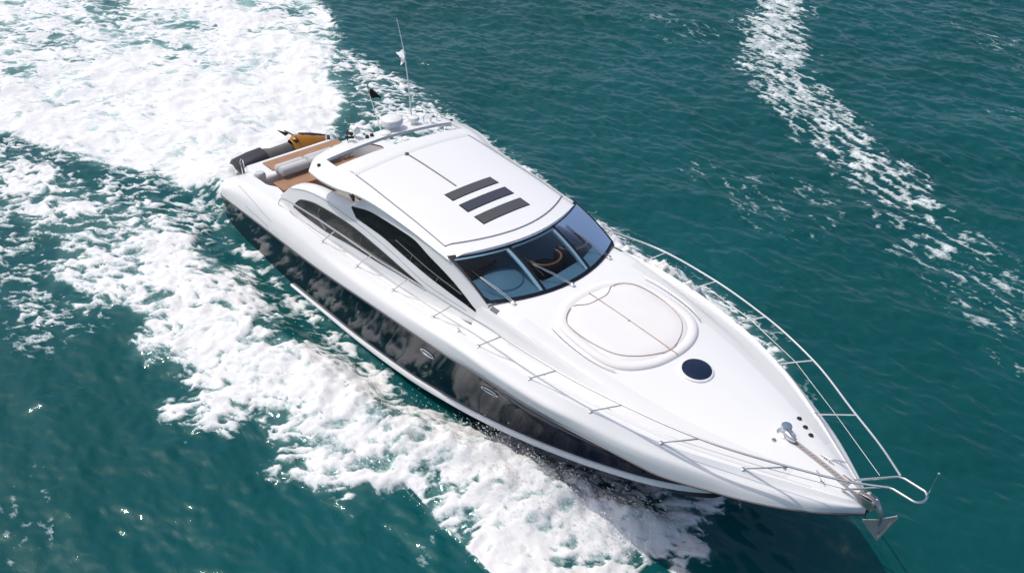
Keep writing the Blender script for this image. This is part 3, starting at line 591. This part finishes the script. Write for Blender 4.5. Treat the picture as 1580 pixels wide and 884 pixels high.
# ================================================================ THINGS CARRIED BY THE YACHT
# anchor hanging in the bow roller
base = (20.2, 0, 2.5); T = thing('anchor', 'grey steel plough anchor hanging from the bow roller', 'anchor', base)
b = MB(); sh = [(20.0, 0, 2.555), (20.22, 0, 2.59), (20.36, 0, 2.53), (20.45, 0, 2.40), (20.47, 0, 2.22)]
P = [[Vector(p) + Vector((0, dy, dz)) for dy, dz in ((-.045, .04), (.045, .04), (.045, -.05), (-.045, -.05), (-.045, .04))] for p in sh]; b.grid(P); b.add(P[0][:4], [(0, 1, 2, 3)]); b.add(P[-1][:4], [(0, 1, 2, 3)]); obj('shank', b, M['dsteel'], T, base, bevel=.008)
for s in (-1, 1):
    wing = Vector((20.27, -.23, 2.31)) if s < 0 else Vector((20.60, .27, 2.31)); tip = Vector((20.49, 0, 1.87)); crown = Vector((20.45, s * .012, 2.30)); away = Vector((-.018, .012, -.004))
    b = MB(); b.prism([crown, wing, tip.lerp(crown, .30) if s > 0 else tip], away); b.prism([wing, wing + Vector((.012, 0, -.035)), tip + Vector((.01, 0, -.05)), tip], away * 1.6); obj('fluke', b, M['fluke'], T, base)

# jet ski on the swim platform, lying across the stern
base = (-.6, .45, .5); T = thing('jet_ski', 'black and amber jet ski stowed crosswise on the stern platform', 'jet ski', base)
def js(l, w, z): return Vector((base[0] + w, base[1] + l, base[2] + z))      # l along the craft (towards its bow), w across
secs = [(-1.62, .36, .30, .42), (-1.3, .48, .22, .50), (-.6, .52, .14, .52), (.2, .53, .12, .54), (.9, .45, .16, .58), (1.4, .26, .26, .60), (1.62, .04, .42, .60)]
b = MB(); b.grid([[js(l, w * k, z0 + (z1 - z0) * h) for k, h in ((-.9, 1.), (-1., .85), (-.85, .4), (-.35, .08), (0, 0), (.35, .08), (.85, .4), (1., .85), (.9, 1.), (.3, 1.02), (-.3, 1.02), (-.9, 1.))] for l, w, z0, z1 in secs]); b.add([js(secs[0][0], secs[0][1] * k, z) for k, z in ((-.9, .42), (-.85, .34), (0, .3), (.85, .34), (.9, .42))], [(0, 1, 2, 3, 4)]); obj('hull', b, M['jetgrey'], T, base, smooth=30)
b = MB(); b.grid([[js(l, w * k, .52 + z * (1 - abs(k)**3)) for k in np.linspace(-1, 1, 9)] for l, w, z in ((-.75, .27, .22), (-.68, .26, .30), (-.45, .24, .25), (.15, .22, .27), (.3, .2, .12))]); obj('seat', b, M['jetgrey2'], T, base)
b = MB(); b.grid([[js(l, w * k, .50 + z * (1 - abs(k)**4)) for k in np.linspace(-1, 1, 9)] for l, w, z in ((-1.72, .42, .04), (-1.66, .46, .22), (-1.2, .50, .30), (-.74, .46, .34), (-.66, .40, .06))]); obj('rear_cover', b, M['jetgrey'], T, base)
b = MB(); b.grid([[js(l, w * k, .54 + z * (1 - abs(k)**2.5)) for k in np.linspace(-1, 1, 11)] for l, w, z in ((.22, .30, .30), (.40, .37, .44), (.75, .40, .36), (1.15, .32, .22), (1.45, .20, .10), (1.58, .04, .04))]); hd = obj('front_hood', b, M['yellow'], T, base)
b = MB(); b.grid([[js(l, w * k - .05, .575 + z * (1 - abs(k)**2.5)) for k in np.linspace(-.8, .8, 9)] for l, w, z in ((.62, .30, .385), (1.0, .30, .27), (1.3, .22, .15), (1.52, .1, .06))]); obj('hood_panel', b, M['black'], hd, base)
b = MB(); b.tube([js(.28, -.42, 1.0), js(.34, -.2, .98), js(.40, 0, .93), js(.34, .2, .98), js(.28, .42, 1.0)], .024, 8); b.tube([js(.45, 0, .78), js(.38, 0, .95)], .05, 8); hb = obj('handlebar', b, M['black'], T, base)
for s in (-1, 1): b = MB(); b.prism([js(.42, s * .34 - .1, .86), js(.10, s * .46 - .14, 1.02), js(.30, s * .36 - .1, .80)], (.03, 0, .02)); obj('mirror', b, M['jetgrey'], T, base)

# flags on the antennas
base = tuple(c + Vector((-.10, -.02, 1.75))); T = thing('white_flag', 'limp white flag flying from the tall whip antenna on the roof', 'flag', base)
b = MB(); n = 9; P = []
for i in range(n):
    t = i / (n - 1); P.append([Vector(base) + Vector((-.02 - .30 * t * (1 - .25 * j / 5) + .02 * j, .04 * math.sin(j * 1.3 + 4 * t), .14 - .055 * j - .10 * t + .03 * math.sin(6 * t + j))) for j in range(6)])
b.grid(P); obj('cloth', b, M['flagw'], T, base, solid=.006)
b = MB().tube([Vector(base) + Vector((0, 0, .16)), Vector(base) + Vector((.02, .02, -.45)), Vector(base) + Vector((.1, .06, -.75))], .004, 5); obj('halyard', b, M['flagw'], T, base)
base = tuple(c2 + Vector((-.46, .02, .86))); T = thing('black_flag', 'small black flag hanging at the tip of the short whip antenna', 'flag', base)
b = MB(); P = []
for i in range(7):
    t = i / 6; P.append([Vector(base) + Vector((.02 * math.sin(j * 2 + t * 4) + .10 * t, .02 + .26 * t, .10 - .05 * j * (1 - .5 * t) - .22 * t + .03 * math.sin(5 * t + j))) for j in range(5)])
b.grid(P); obj('cloth', b, M['flagb'], T, base, solid=.008)
b = MB().tube([Vector(base) + Vector((0, 0, -.1)), Vector(base) + Vector((-.04, 0, .22))], .007, 6); obj('staff', b, M['flagb'], T, base)

# ================================================================ THE SEA
def axis(lo, hi, st, lo2=None, st2=None):
    a = list(np.arange(lo, hi, st)); return a
def grow(a, st, far=6000, k=1.28):
    o = []; x = a; d = st
    while abs(x - a) < far: d *= k; x = x + (d if st > 0 else d); o.append(x)
    return o
fx = np.arange(-27, 24.5, .055); fy = np.concatenate([np.arange(-13, 13, .055), np.arange(13, 42, .085)])
xs = np.concatenate([np.array(grow(-27, -.055))[::-1], fx, np.array(grow(fx[-1], .055))])
ys = np.concatenate([np.array(grow(-13, -.055))[::-1], fy, np.array(grow(fy[-1], .085))])
X, Yg = np.meshgrid(xs, ys, indexing='ij')
# wind waves: a periodic spectrum tile
NT, LT_ = 512, 46.0
kx = np.fft.fftfreq(NT, LT_ / NT) * 2 * np.pi; KX, KY = np.meshgrid(kx, kx, indexing='ij'); K = np.hypot(KX, KY) + 1e-9
wd = math.radians(102); cs = (KX * math.cos(wd) + KY * math.sin(wd)) / K
kp = 2 * np.pi / 2.6
spec = np.exp(-1.0 * (kp / K)**2) * K**-3.3 * (.12 + cs**2 * cs**2) ; spec[0, 0] = 0
sp2 = np.exp(-1.2 * (2 * np.pi / 9 / K)**2) * np.exp(-(K / (2 * np.pi / 4))**2) * K**-3 * (.3 + cs**2); sp2[0, 0] = 0
def field(sp, rms):
    z = np.fft.ifft2(np.sqrt(sp) * (rng.normal(size=sp.shape) + 1j * rng.normal(size=sp.shape))).real; return z / z.std() * rms
HT = field(spec, .034) + field(sp2, .050)
def tile(H, x, y):
    u = (x / LT_ * NT) % NT; v = (y / LT_ * NT) % NT; i = np.floor(u).astype(int); j = np.floor(v).astype(int); a = u - i; c_ = v - j; i %= NT; j %= NT; i1 = (i + 1) % NT; j1 = (j + 1) % NT
    return (H[i, j] * (1 - a) + H[i1, j] * a) * (1 - c_) + (H[i, j1] * (1 - a) + H[i1, j1] * a) * c_
inner_ = (X > -30) & (X < 28) & (Yg > -17) & (Yg < 46)
Z = tile(HT, X, Yg) * (.72 + .42 * sstep(2, 18, Yg)) * np.where(inner_, 1, np.exp(-np.maximum(0, np.hypot(X, Yg - 10) - 40) / 60))
# ---- foam density
pk = inner_; px_, py_ = X[pk], Yg[pk]
wx = px_ + .35 * fbm(px_ * .8, py_ * .8, 3, 3); wy = py_ + .35 * fbm(px_ * .8 + 31, py_ * .8, 3, 5)
ax_ = px_ + .9 * fbm(px_ * .45, py_ * .45, 3, 13); ay_ = py_ + .9 * fbm(px_ * .45 + 11, py_ * .45, 3, 15)   # stronger warp for outlines
def sdist(poly, x, y):                   # signed distance, > 0 inside
    poly = np.array(poly, float); d = np.full(x.shape, 1e9); ins = np.zeros(x.shape, bool); n = len(poly)
    for i in range(n):
        a, c_ = poly[i], poly[(i + 1) % n]; e = c_ - a; wxx, wyy = x - a[0], y - a[1]; t = np.clip((wxx * e[0] + wyy * e[1]) / (e @ e), 0, 1)
        d = np.minimum(d, (wxx - e[0] * t)**2 + (wyy - e[1] * t)**2)
        c1 = (a[1] > y) != (c_[1] > y)
        with np.errstate(divide='ignore', invalid='ignore'): ins ^= c1 & (x < e[0] * (y - a[1]) / (e[1] if e[1] else 1e-9) + a[0])
    d = np.sqrt(d); return np.where(ins, d, -d)
OUT = [(17.2, .4), (17.5, -.3), (17.35, -1.4), (16.76, -2.33), (16.42, -3.21), (15.82, -3.84), (14.74, -3.85), (13.87, -3.91), (12.89, -4.18), (12.33, -4.6), (12.27, -5.36), (11.72, -5.64), (11.06, -6.18), (10.54, -6.27), (9.92, -5.7), (8.94, -5.65), (8.32, -6.75), (7.39, -6.94), (6.66, -6.45), (5.53, -6.76), (3.96, -6.77), (2.07, -7.46), (.98, -7.0), (-1.44, -7.05), (-3.89, -7.37), (-5.35, -8.06), (-9, -9.3), (-14, -11)]
INN = [(-14, -9.6), (-7.68, -7.43), (-7.17, -6.4), (-6.0, -5.56), (-3.83, -5.1), (-2.43, -4.22), (-.66, -3.75), (.42, -3.23), (1.55, -3.17), (3.6, -2.88), (4.85, -3.48), (5.81, -3.25), (6.7, -3.65), (7.18, -3.32), (7.75, -3.05), (8.52, -3.05), (9.43, -2.94), (10.27, -2.95), (11.04, -2.77), (11.64, -2.52), (12.07, -2.24), (12.73, -1.75), (13.64, -1.3), (15.0, -.5), (16.0, .0)]
BOW = OUT + INN
PORT = [(17.3, .5), (17.5, 2.0), (17.1, 3.8), (16.3, 4.8), (15.2, 5.6), (14.0, 6.1), (12.4, 6.4), (10.5, 6.45), (8.5, 6.35), (6.5, 6.4), (4, 6.6), (1.3, 6.9), (-1.2, 7.2), (-3.5, 7.5), (-6, 7.6), (-8, 7.4), (-11, 8.5), (-9, 6.0), (-4.5, 4.4), (-1.0, 3.2), (2.5, 2.6)] + [(x, -y) for x, y in INN if x > 3]
WASH = [(-9.57, -7.33), (-8.32, -6.06), (-6.88, -5.27), (-4.8, -4.54), (-3.78, -3.6), (-2.9, -3.21), (-1.67, -2.9), (-.77, -2.3), (.9, -2.1), (1.0, 2.1), (-1.0, 2.9), (-2.3, 3.7), (-4.18, 5.0), (-6.02, 5.6), (-8.05, 7.1), (-10.64, 8.4), (-13.64, 9.8), (-18.6, 12.6), (-27, 17), (-30, 5), (-30, -14), (-20, -12.5)]
jx, jy = .8 * fbm(px_ * 1.3, py_ * 1.3, 3, 101), .8 * fbm(px_ * 1.3 + 5, py_ * 1.3, 3, 103)
db = sdist(BOW, ax_ + jx, ay_ + jy); dp = sdist(PORT, ax_ * .6 + px_ * .4, ay_ * .6 + py_ * .4); dw = sdist(WASH, ax_ * .5 + px_ * .5, ay_ * .5 + py_ * .5)
age = sstep(5.5, -6, px_)                # older foam further aft breaks up
Db = sstep(-.25, .55, db) * (.86 + .12 * sstep(10, 13, px_) - .22 * age) * (1 - .0 * age); Db = np.maximum(Db, .0)
core = sstep(.2, 1.1, db) * sstep(1.5, 6, px_); Db = np.maximum(Db, core * 1.06)
Dp = sstep(-.25, .6, dp) * (.88 - .34 * sstep(4, -3, px_))
ca0, sa0 = math.cos(math.radians(46)), math.sin(math.radians(46)); far = sstep(-8, -20, px_); hol = sstep(-.05, .45, fbm((px_ * ca0 + py_ * sa0) * .22, (-px_ * sa0 + py_ * ca0) * .5, 3, 21)) * sstep(-5, -12, px_)
Dw = sstep(-.2, .7, dw) * (1.12 - .26 * far - .52 * hol)
ST = np.array([(-8, 34), (-2.22, 28.91), (1.25, 23.51), (3.06, 21.1), (5.94, 18.69), (8.46, 17.55), (10.56, 16.35), (12.66, 14.91), (14.0, 14.16), (15.35, 13.62), (17.32, 12.08), (21, 9.5)])
SW = np.array([.8, 1.3, 1.5, 1.5, 1.55, 1.5, 1.4, 1.35, 1.4, 1.5, 1.6, 1.2]); SD = np.array([.70, .74, .70, .62, .60, .55, .46, .37, .29, .22, .14, .03])
Ds = np.zeros_like(px_)
for i in range(len(ST) - 1):
    a, e = ST[i], ST[i + 1] - ST[i]; t = np.clip(((ax_ - a[0]) * e[0] + (ay_ - a[1]) * e[1]) / (e @ e), 0, 1); d = np.hypot(ax_ - a[0] - e[0] * t, ay_ - a[1] - e[1] * t)
    Ds = np.maximum(Ds, (SD[i] * (1 - t) + SD[i + 1] * t) * sstep(1.25, .35, d / (SW[i] * (1 - t) + SW[i + 1] * t)))
fleck = .022 * sstep(.15, .5, fbm(px_ * .12, py_ * .12, 2, 41)) * (1 - Ds)
# thin run-off foam hugging the hull
hy = -np.abs(py_); hug = np.exp(-((np.abs(py_) - np.interp(px_, [0, 3, 6, 9.8, 10.2], [2.75, 2.72, 2.75, 2.66, 2.6])) / .16)**2) * sstep(10.2, 9.4, px_) * sstep(-.5, 1, px_) * .62
lace = np.exp(-((np.abs(py_) - 3.0) / .5)**2) * sstep(10.5, 8, px_) * sstep(-1, 2, px_) * .22
veil = sstep(11.5, 13.5, px_) * sstep(17.5, 16.9, px_) * sstep(.5, -.05, np.maximum(db, dp)) * sstep(-1.1, -.1, np.maximum(db, dp)) * .95 * (np.abs(py_) < 4.2)
lace2 = sstep(-2.2, -.4, db) * sstep(4.5, 2.0, px_) * (.36 + .30 * fbm(px_ * .5, py_ * .5, 2, 77)) * (py_ < 0); lace3 = sstep(-.5, .2, dp) * .2 * (py_ > 0)
D = np.maximum.reduce([lace2, lace3, Db, Dp, Dw, Ds, fleck, hug, lace, veil])
# cellular lace: ridged, warped noise brought to a uniform distribution
act = D > .012
n = np.zeros_like(px_); a_, b_ = wx[act], wy[act]
ca, sn = math.cos(math.radians(46)), math.sin(math.radians(46))
u_ = (a_ * ca + b_ * sn) * .58; v_ = -a_ * sn + b_ * ca          # churn drawn out across the wake
tw = .22 * fbm(u_ * 2.2, v_ * 2.2, 3, 91); tv = .22 * fbm(u_ * 2.2 + 7, v_ * 2.2, 3, 93); u_ = u_ + tw; v_ = v_ + tv
r1 = 1 - np.abs(fbm(u_ * 1.6, v_ * 1.6, 3, 2)) * 2.6; r2 = 1 - np.abs(fbm(u_ * 3.6, v_ * 3.6, 3, 8)) * 2.6; r3 = fbm(u_ * 8, v_ * 8, 3, 12)
lo = fbm(px_[act] * .5, py_[act] * .5, 2, 33)
# drawn-out streaks for the old foam band
rot = math.radians(-8); sa = px_[act] * math.cos(rot) + py_[act] * math.sin(rot); sb = -px_[act] * math.sin(rot) + py_[act] * math.cos(rot)
stx = fbm(sa * 1.5, sb * 4.0, 4, 51, .6); isS = (Ds[act] > .02) | (fleck[act] >= D[act])
v = np.where(isS, stx * 1.5 + .5 * fbm(px_[act] * .8, py_[act] * .8, 3, 97) + .5 * r3, .50 * r1 + .42 * r2 + .38 * r3 + .45 * lo)
rank = np.empty(len(v)); 
for sel in (isS, ~isS):
    if sel.sum(): q = v[sel]; o_ = np.argsort(q); rr = np.empty(len(q)); rr[o_] = np.linspace(0, 1, len(q)); rank[sel] = rr
foam = np.full(px_.shape, -1.0); foam[act] = np.clip(rank - (1 - D[act]), -1, .6); foam = np.where(Ds > .02, np.minimum(foam, .13 + .12 * (fbm(px_ * 1.1, py_ * 1.1, 2, 96) > .1)), foam)
FO = np.full(X.shape, -1.0); FO[pk] = foam
aer = np.zeros(X.shape); aer[pk] = np.clip(.95 * Dw * sstep(-1, 1.5, dw) * (.55 + .5 * fbm(px_ * .5, py_ * .6, 3, 71)) + .16 * Db + .14 * Dp + .10 * lace, 0, .9)
# ---- heights: churned foam, bow waves, hollow beside the hull
ch = np.zeros_like(px_); m_ = D > .1
cov = sstep(-.1, .35, foam)
big_ = fbm(px_ * .7, py_ * .7, 3, 61); 
calm = 1 - .6 * sstep(0, 1.2, dw)
ch = cov * calm * (.05 + .085 * fbm(wx * 2.6, wy * 2.6, 4, 62) + .03 * fbm(px_ * 7.5, py_ * 7.5, 2, 64)) + .22 * np.clip(Dw, 0, 1) * big_ + .10 * np.clip(np.maximum(Db, Dp), 0, 1) * (big_ + .4)
ridge_y = np.interp(px_, [0, 4, 8, 11, 13, 15, 16.6, 17.2], [4.3, 4.3, 3.9, 3.4, 2.7, 1.9, 1.1, .6]); ridge_h = np.interp(px_, [-2, 2, 8, 12, 15, 16.3, 17.1], [.05, .14, .32, .52, .66, .50, .0]); rw = np.interp(px_, [0, 8, 15, 17], [1.4, .9, .75, .5])
ridge_y = np.where(py_ > 0, ridge_y * 1.25 + .9 * sstep(9, 13, px_), ridge_y); ridge_h = np.where(py_ > 0, ridge_h * 1.9, ridge_h); off_ = np.abs(py_) - ridge_y
ridge = ridge_h * np.exp(-(off_ / np.where(off_ < 0, rw * .8, rw * 1.15))**2) * (1 + .7 * fbm(px_ * 1.5, py_ * 1.5, 4, 66))
holl = -.16 * np.exp(-((np.abs(py_) - 2.9) / .55)**2) * sstep(12.5, 9, px_) * sstep(-3, 1, px_)
hump = .28 * np.exp(-((px_ + 4.5) / 2.6)**2 - (py_ / 2.4)**2) + .34 * sstep(.25, -.4, px_) * sstep(-3.5, -1.2, px_) * sstep(2.6, 1.9, np.abs(py_))
damp = 1 - .5 * np.clip(D, 0, 1)
Z[pk] = Z[pk] * damp + ch + ridge + holl + hump
# keep the water below the cockpit and platform inside the hull outline
ib = (X > .2) & (X < 16) & (np.abs(Yg) < np.interp(X, [-1.7, 0, 8, 12, 14, 16], [1.9, 2.2, 2.2, 1.8, 1.2, .2])); Z[ib] = np.minimum(Z[ib], -.05)
nx, ny = X.shape; idx = np.arange(nx * ny).reshape(nx, ny)
Q = np.stack([idx[:-1, :-1], idx[1:, :-1], idx[1:, 1:], idx[:-1, 1:]], -1).reshape(-1, 4)
V = np.stack([X.ravel(), Yg.ravel(), Z.ravel()], 1); FOr = FO.ravel(); AEr = aer.ravel()
cx_ = V[Q].mean(1); fq = FOr[Q].mean(1)
reg = np.full(X.shape, 0); rp = np.zeros(px_.shape, int)
arg = np.argmax(np.stack([Dw, Db, Dp, Ds]), 0) + 1; mxv = np.maximum.reduce([Dw, Db, Dp, Ds]); rp = np.where(mxv > .06, arg, 0); reg[pk] = rp
rq = reg.ravel()[Q].max(1); rq = np.where(fq > .0, rq, 0)
def sea_mesh(name, sel):
    q = Q[sel]; used, inv = np.unique(q.ravel(), return_inverse=True); me = bpy.data.meshes.new(name); nf = len(q)
    me.vertices.add(len(used)); me.vertices.foreach_set('co', V[used].ravel()); me.loops.add(nf * 4); me.loops.foreach_set('vertex_index', inv.astype(np.int32)); me.polygons.add(nf); me.polygons.foreach_set('loop_start', np.arange(0, nf * 4, 4, dtype=np.int32))
    for an, ar in (('foam', FOr), ('aer', AEr)): a = me.attributes.new(an, 'FLOAT', 'POINT'); a.data.foreach_set('value', ar[used].astype(np.float32))
    me.update(calc_edges=True); me.validate(); me.polygons.foreach_set('use_smooth', np.ones(nf, bool)); o = bpy.data.objects.new(name, me); COL.objects.link(o); me.materials.append(M['water']); return o
def kind(o, k, label, cat): o['kind'] = k; o['label'] = label; o['category'] = cat
kind(sea_mesh('water', rq == 0), 'structure', 'dark teal rippled sea water around the speeding yacht', 'water')
kind(sea_mesh('wake_foam', rq == 1), 'stuff', 'thick white churned wake spreading behind the yacht stern', 'foam')
kind(sea_mesh('bow_wave_foam', rq == 2), 'stuff', 'broad white bow wave foam along the near navy hull side', 'foam')
kind(sea_mesh('bow_wave_foam', rq == 3), 'stuff', 'white bow wave foam showing beyond the far guard rail', 'foam')
kind(sea_mesh('drifting_foam', rq == 4), 'stuff', 'loose streak of old pinkish white foam drifting on open water', 'foam')

# ---- spray thrown up along the bow waves: thousands of droplets in one object
dv, df = [], []
oc = np.array([(1, 0, 0), (-1, 0, 0), (0, 1, 0), (0, -1, 0), (0, 0, 1), (0, 0, -1)], float); of = [(0, 2, 4), (2, 1, 4), (1, 3, 4), (3, 0, 4), (2, 0, 5), (1, 2, 5), (3, 1, 5), (0, 3, 5)]
def hz(x, y):
    i = np.clip(np.searchsorted(xs, x) - 1, 0, nx - 1); j = np.clip(np.searchsorted(ys, y) - 1, 0, ny - 1); return Z[i, j]
cnt = 0
while cnt < 9000:
    x = 17.0 - abs(rng.normal()) * 4.5; s = -1 if rng.random() < .55 else 1
    if x < 3: continue
    yo = np.interp(x, [0, 4, 8, 11, 13, 15, 16.6, 17.2], [4.3, 4.0, 3.5, 3.1, 2.4, 1.7, 1.0, .5]) + rng.normal() * .45 + abs(rng.normal()) * (.5 if x > 12 else .9)
    if yo < np.interp(x, [3, 10, 13, 15, 17], [2.7, 2.5, 2.0, 1.4, .3]): continue
    z = hz(x, s * yo) + abs(rng.normal()) * np.interp(x, [3, 9, 13, 17], [.05, .12, .26, .30]); r = .004 + .010 * rng.random()**3
    o = len(dv); st_ = 1 + 1.5 * rng.random(); dv += [(x + q[0] * r * st_, s * yo + q[1] * r, z + q[2] * r) for q in oc]; df += [tuple(o + i for i in q) for q in of]; cnt += 1
M['drop'] = mat('spray_white', (.86, .88, .88), .6)
mb = MB(); mb.v = dv; mb.f = df
me = bpy.data.meshes.new('spray_droplets'); me.from_pydata(dv, [], df); me.materials.append(M['drop']); o = bpy.data.objects.new('spray_droplets', me); COL.objects.link(o)
kind(o, 'stuff', 'fine white spray droplets thrown up along both bow waves', 'spray')
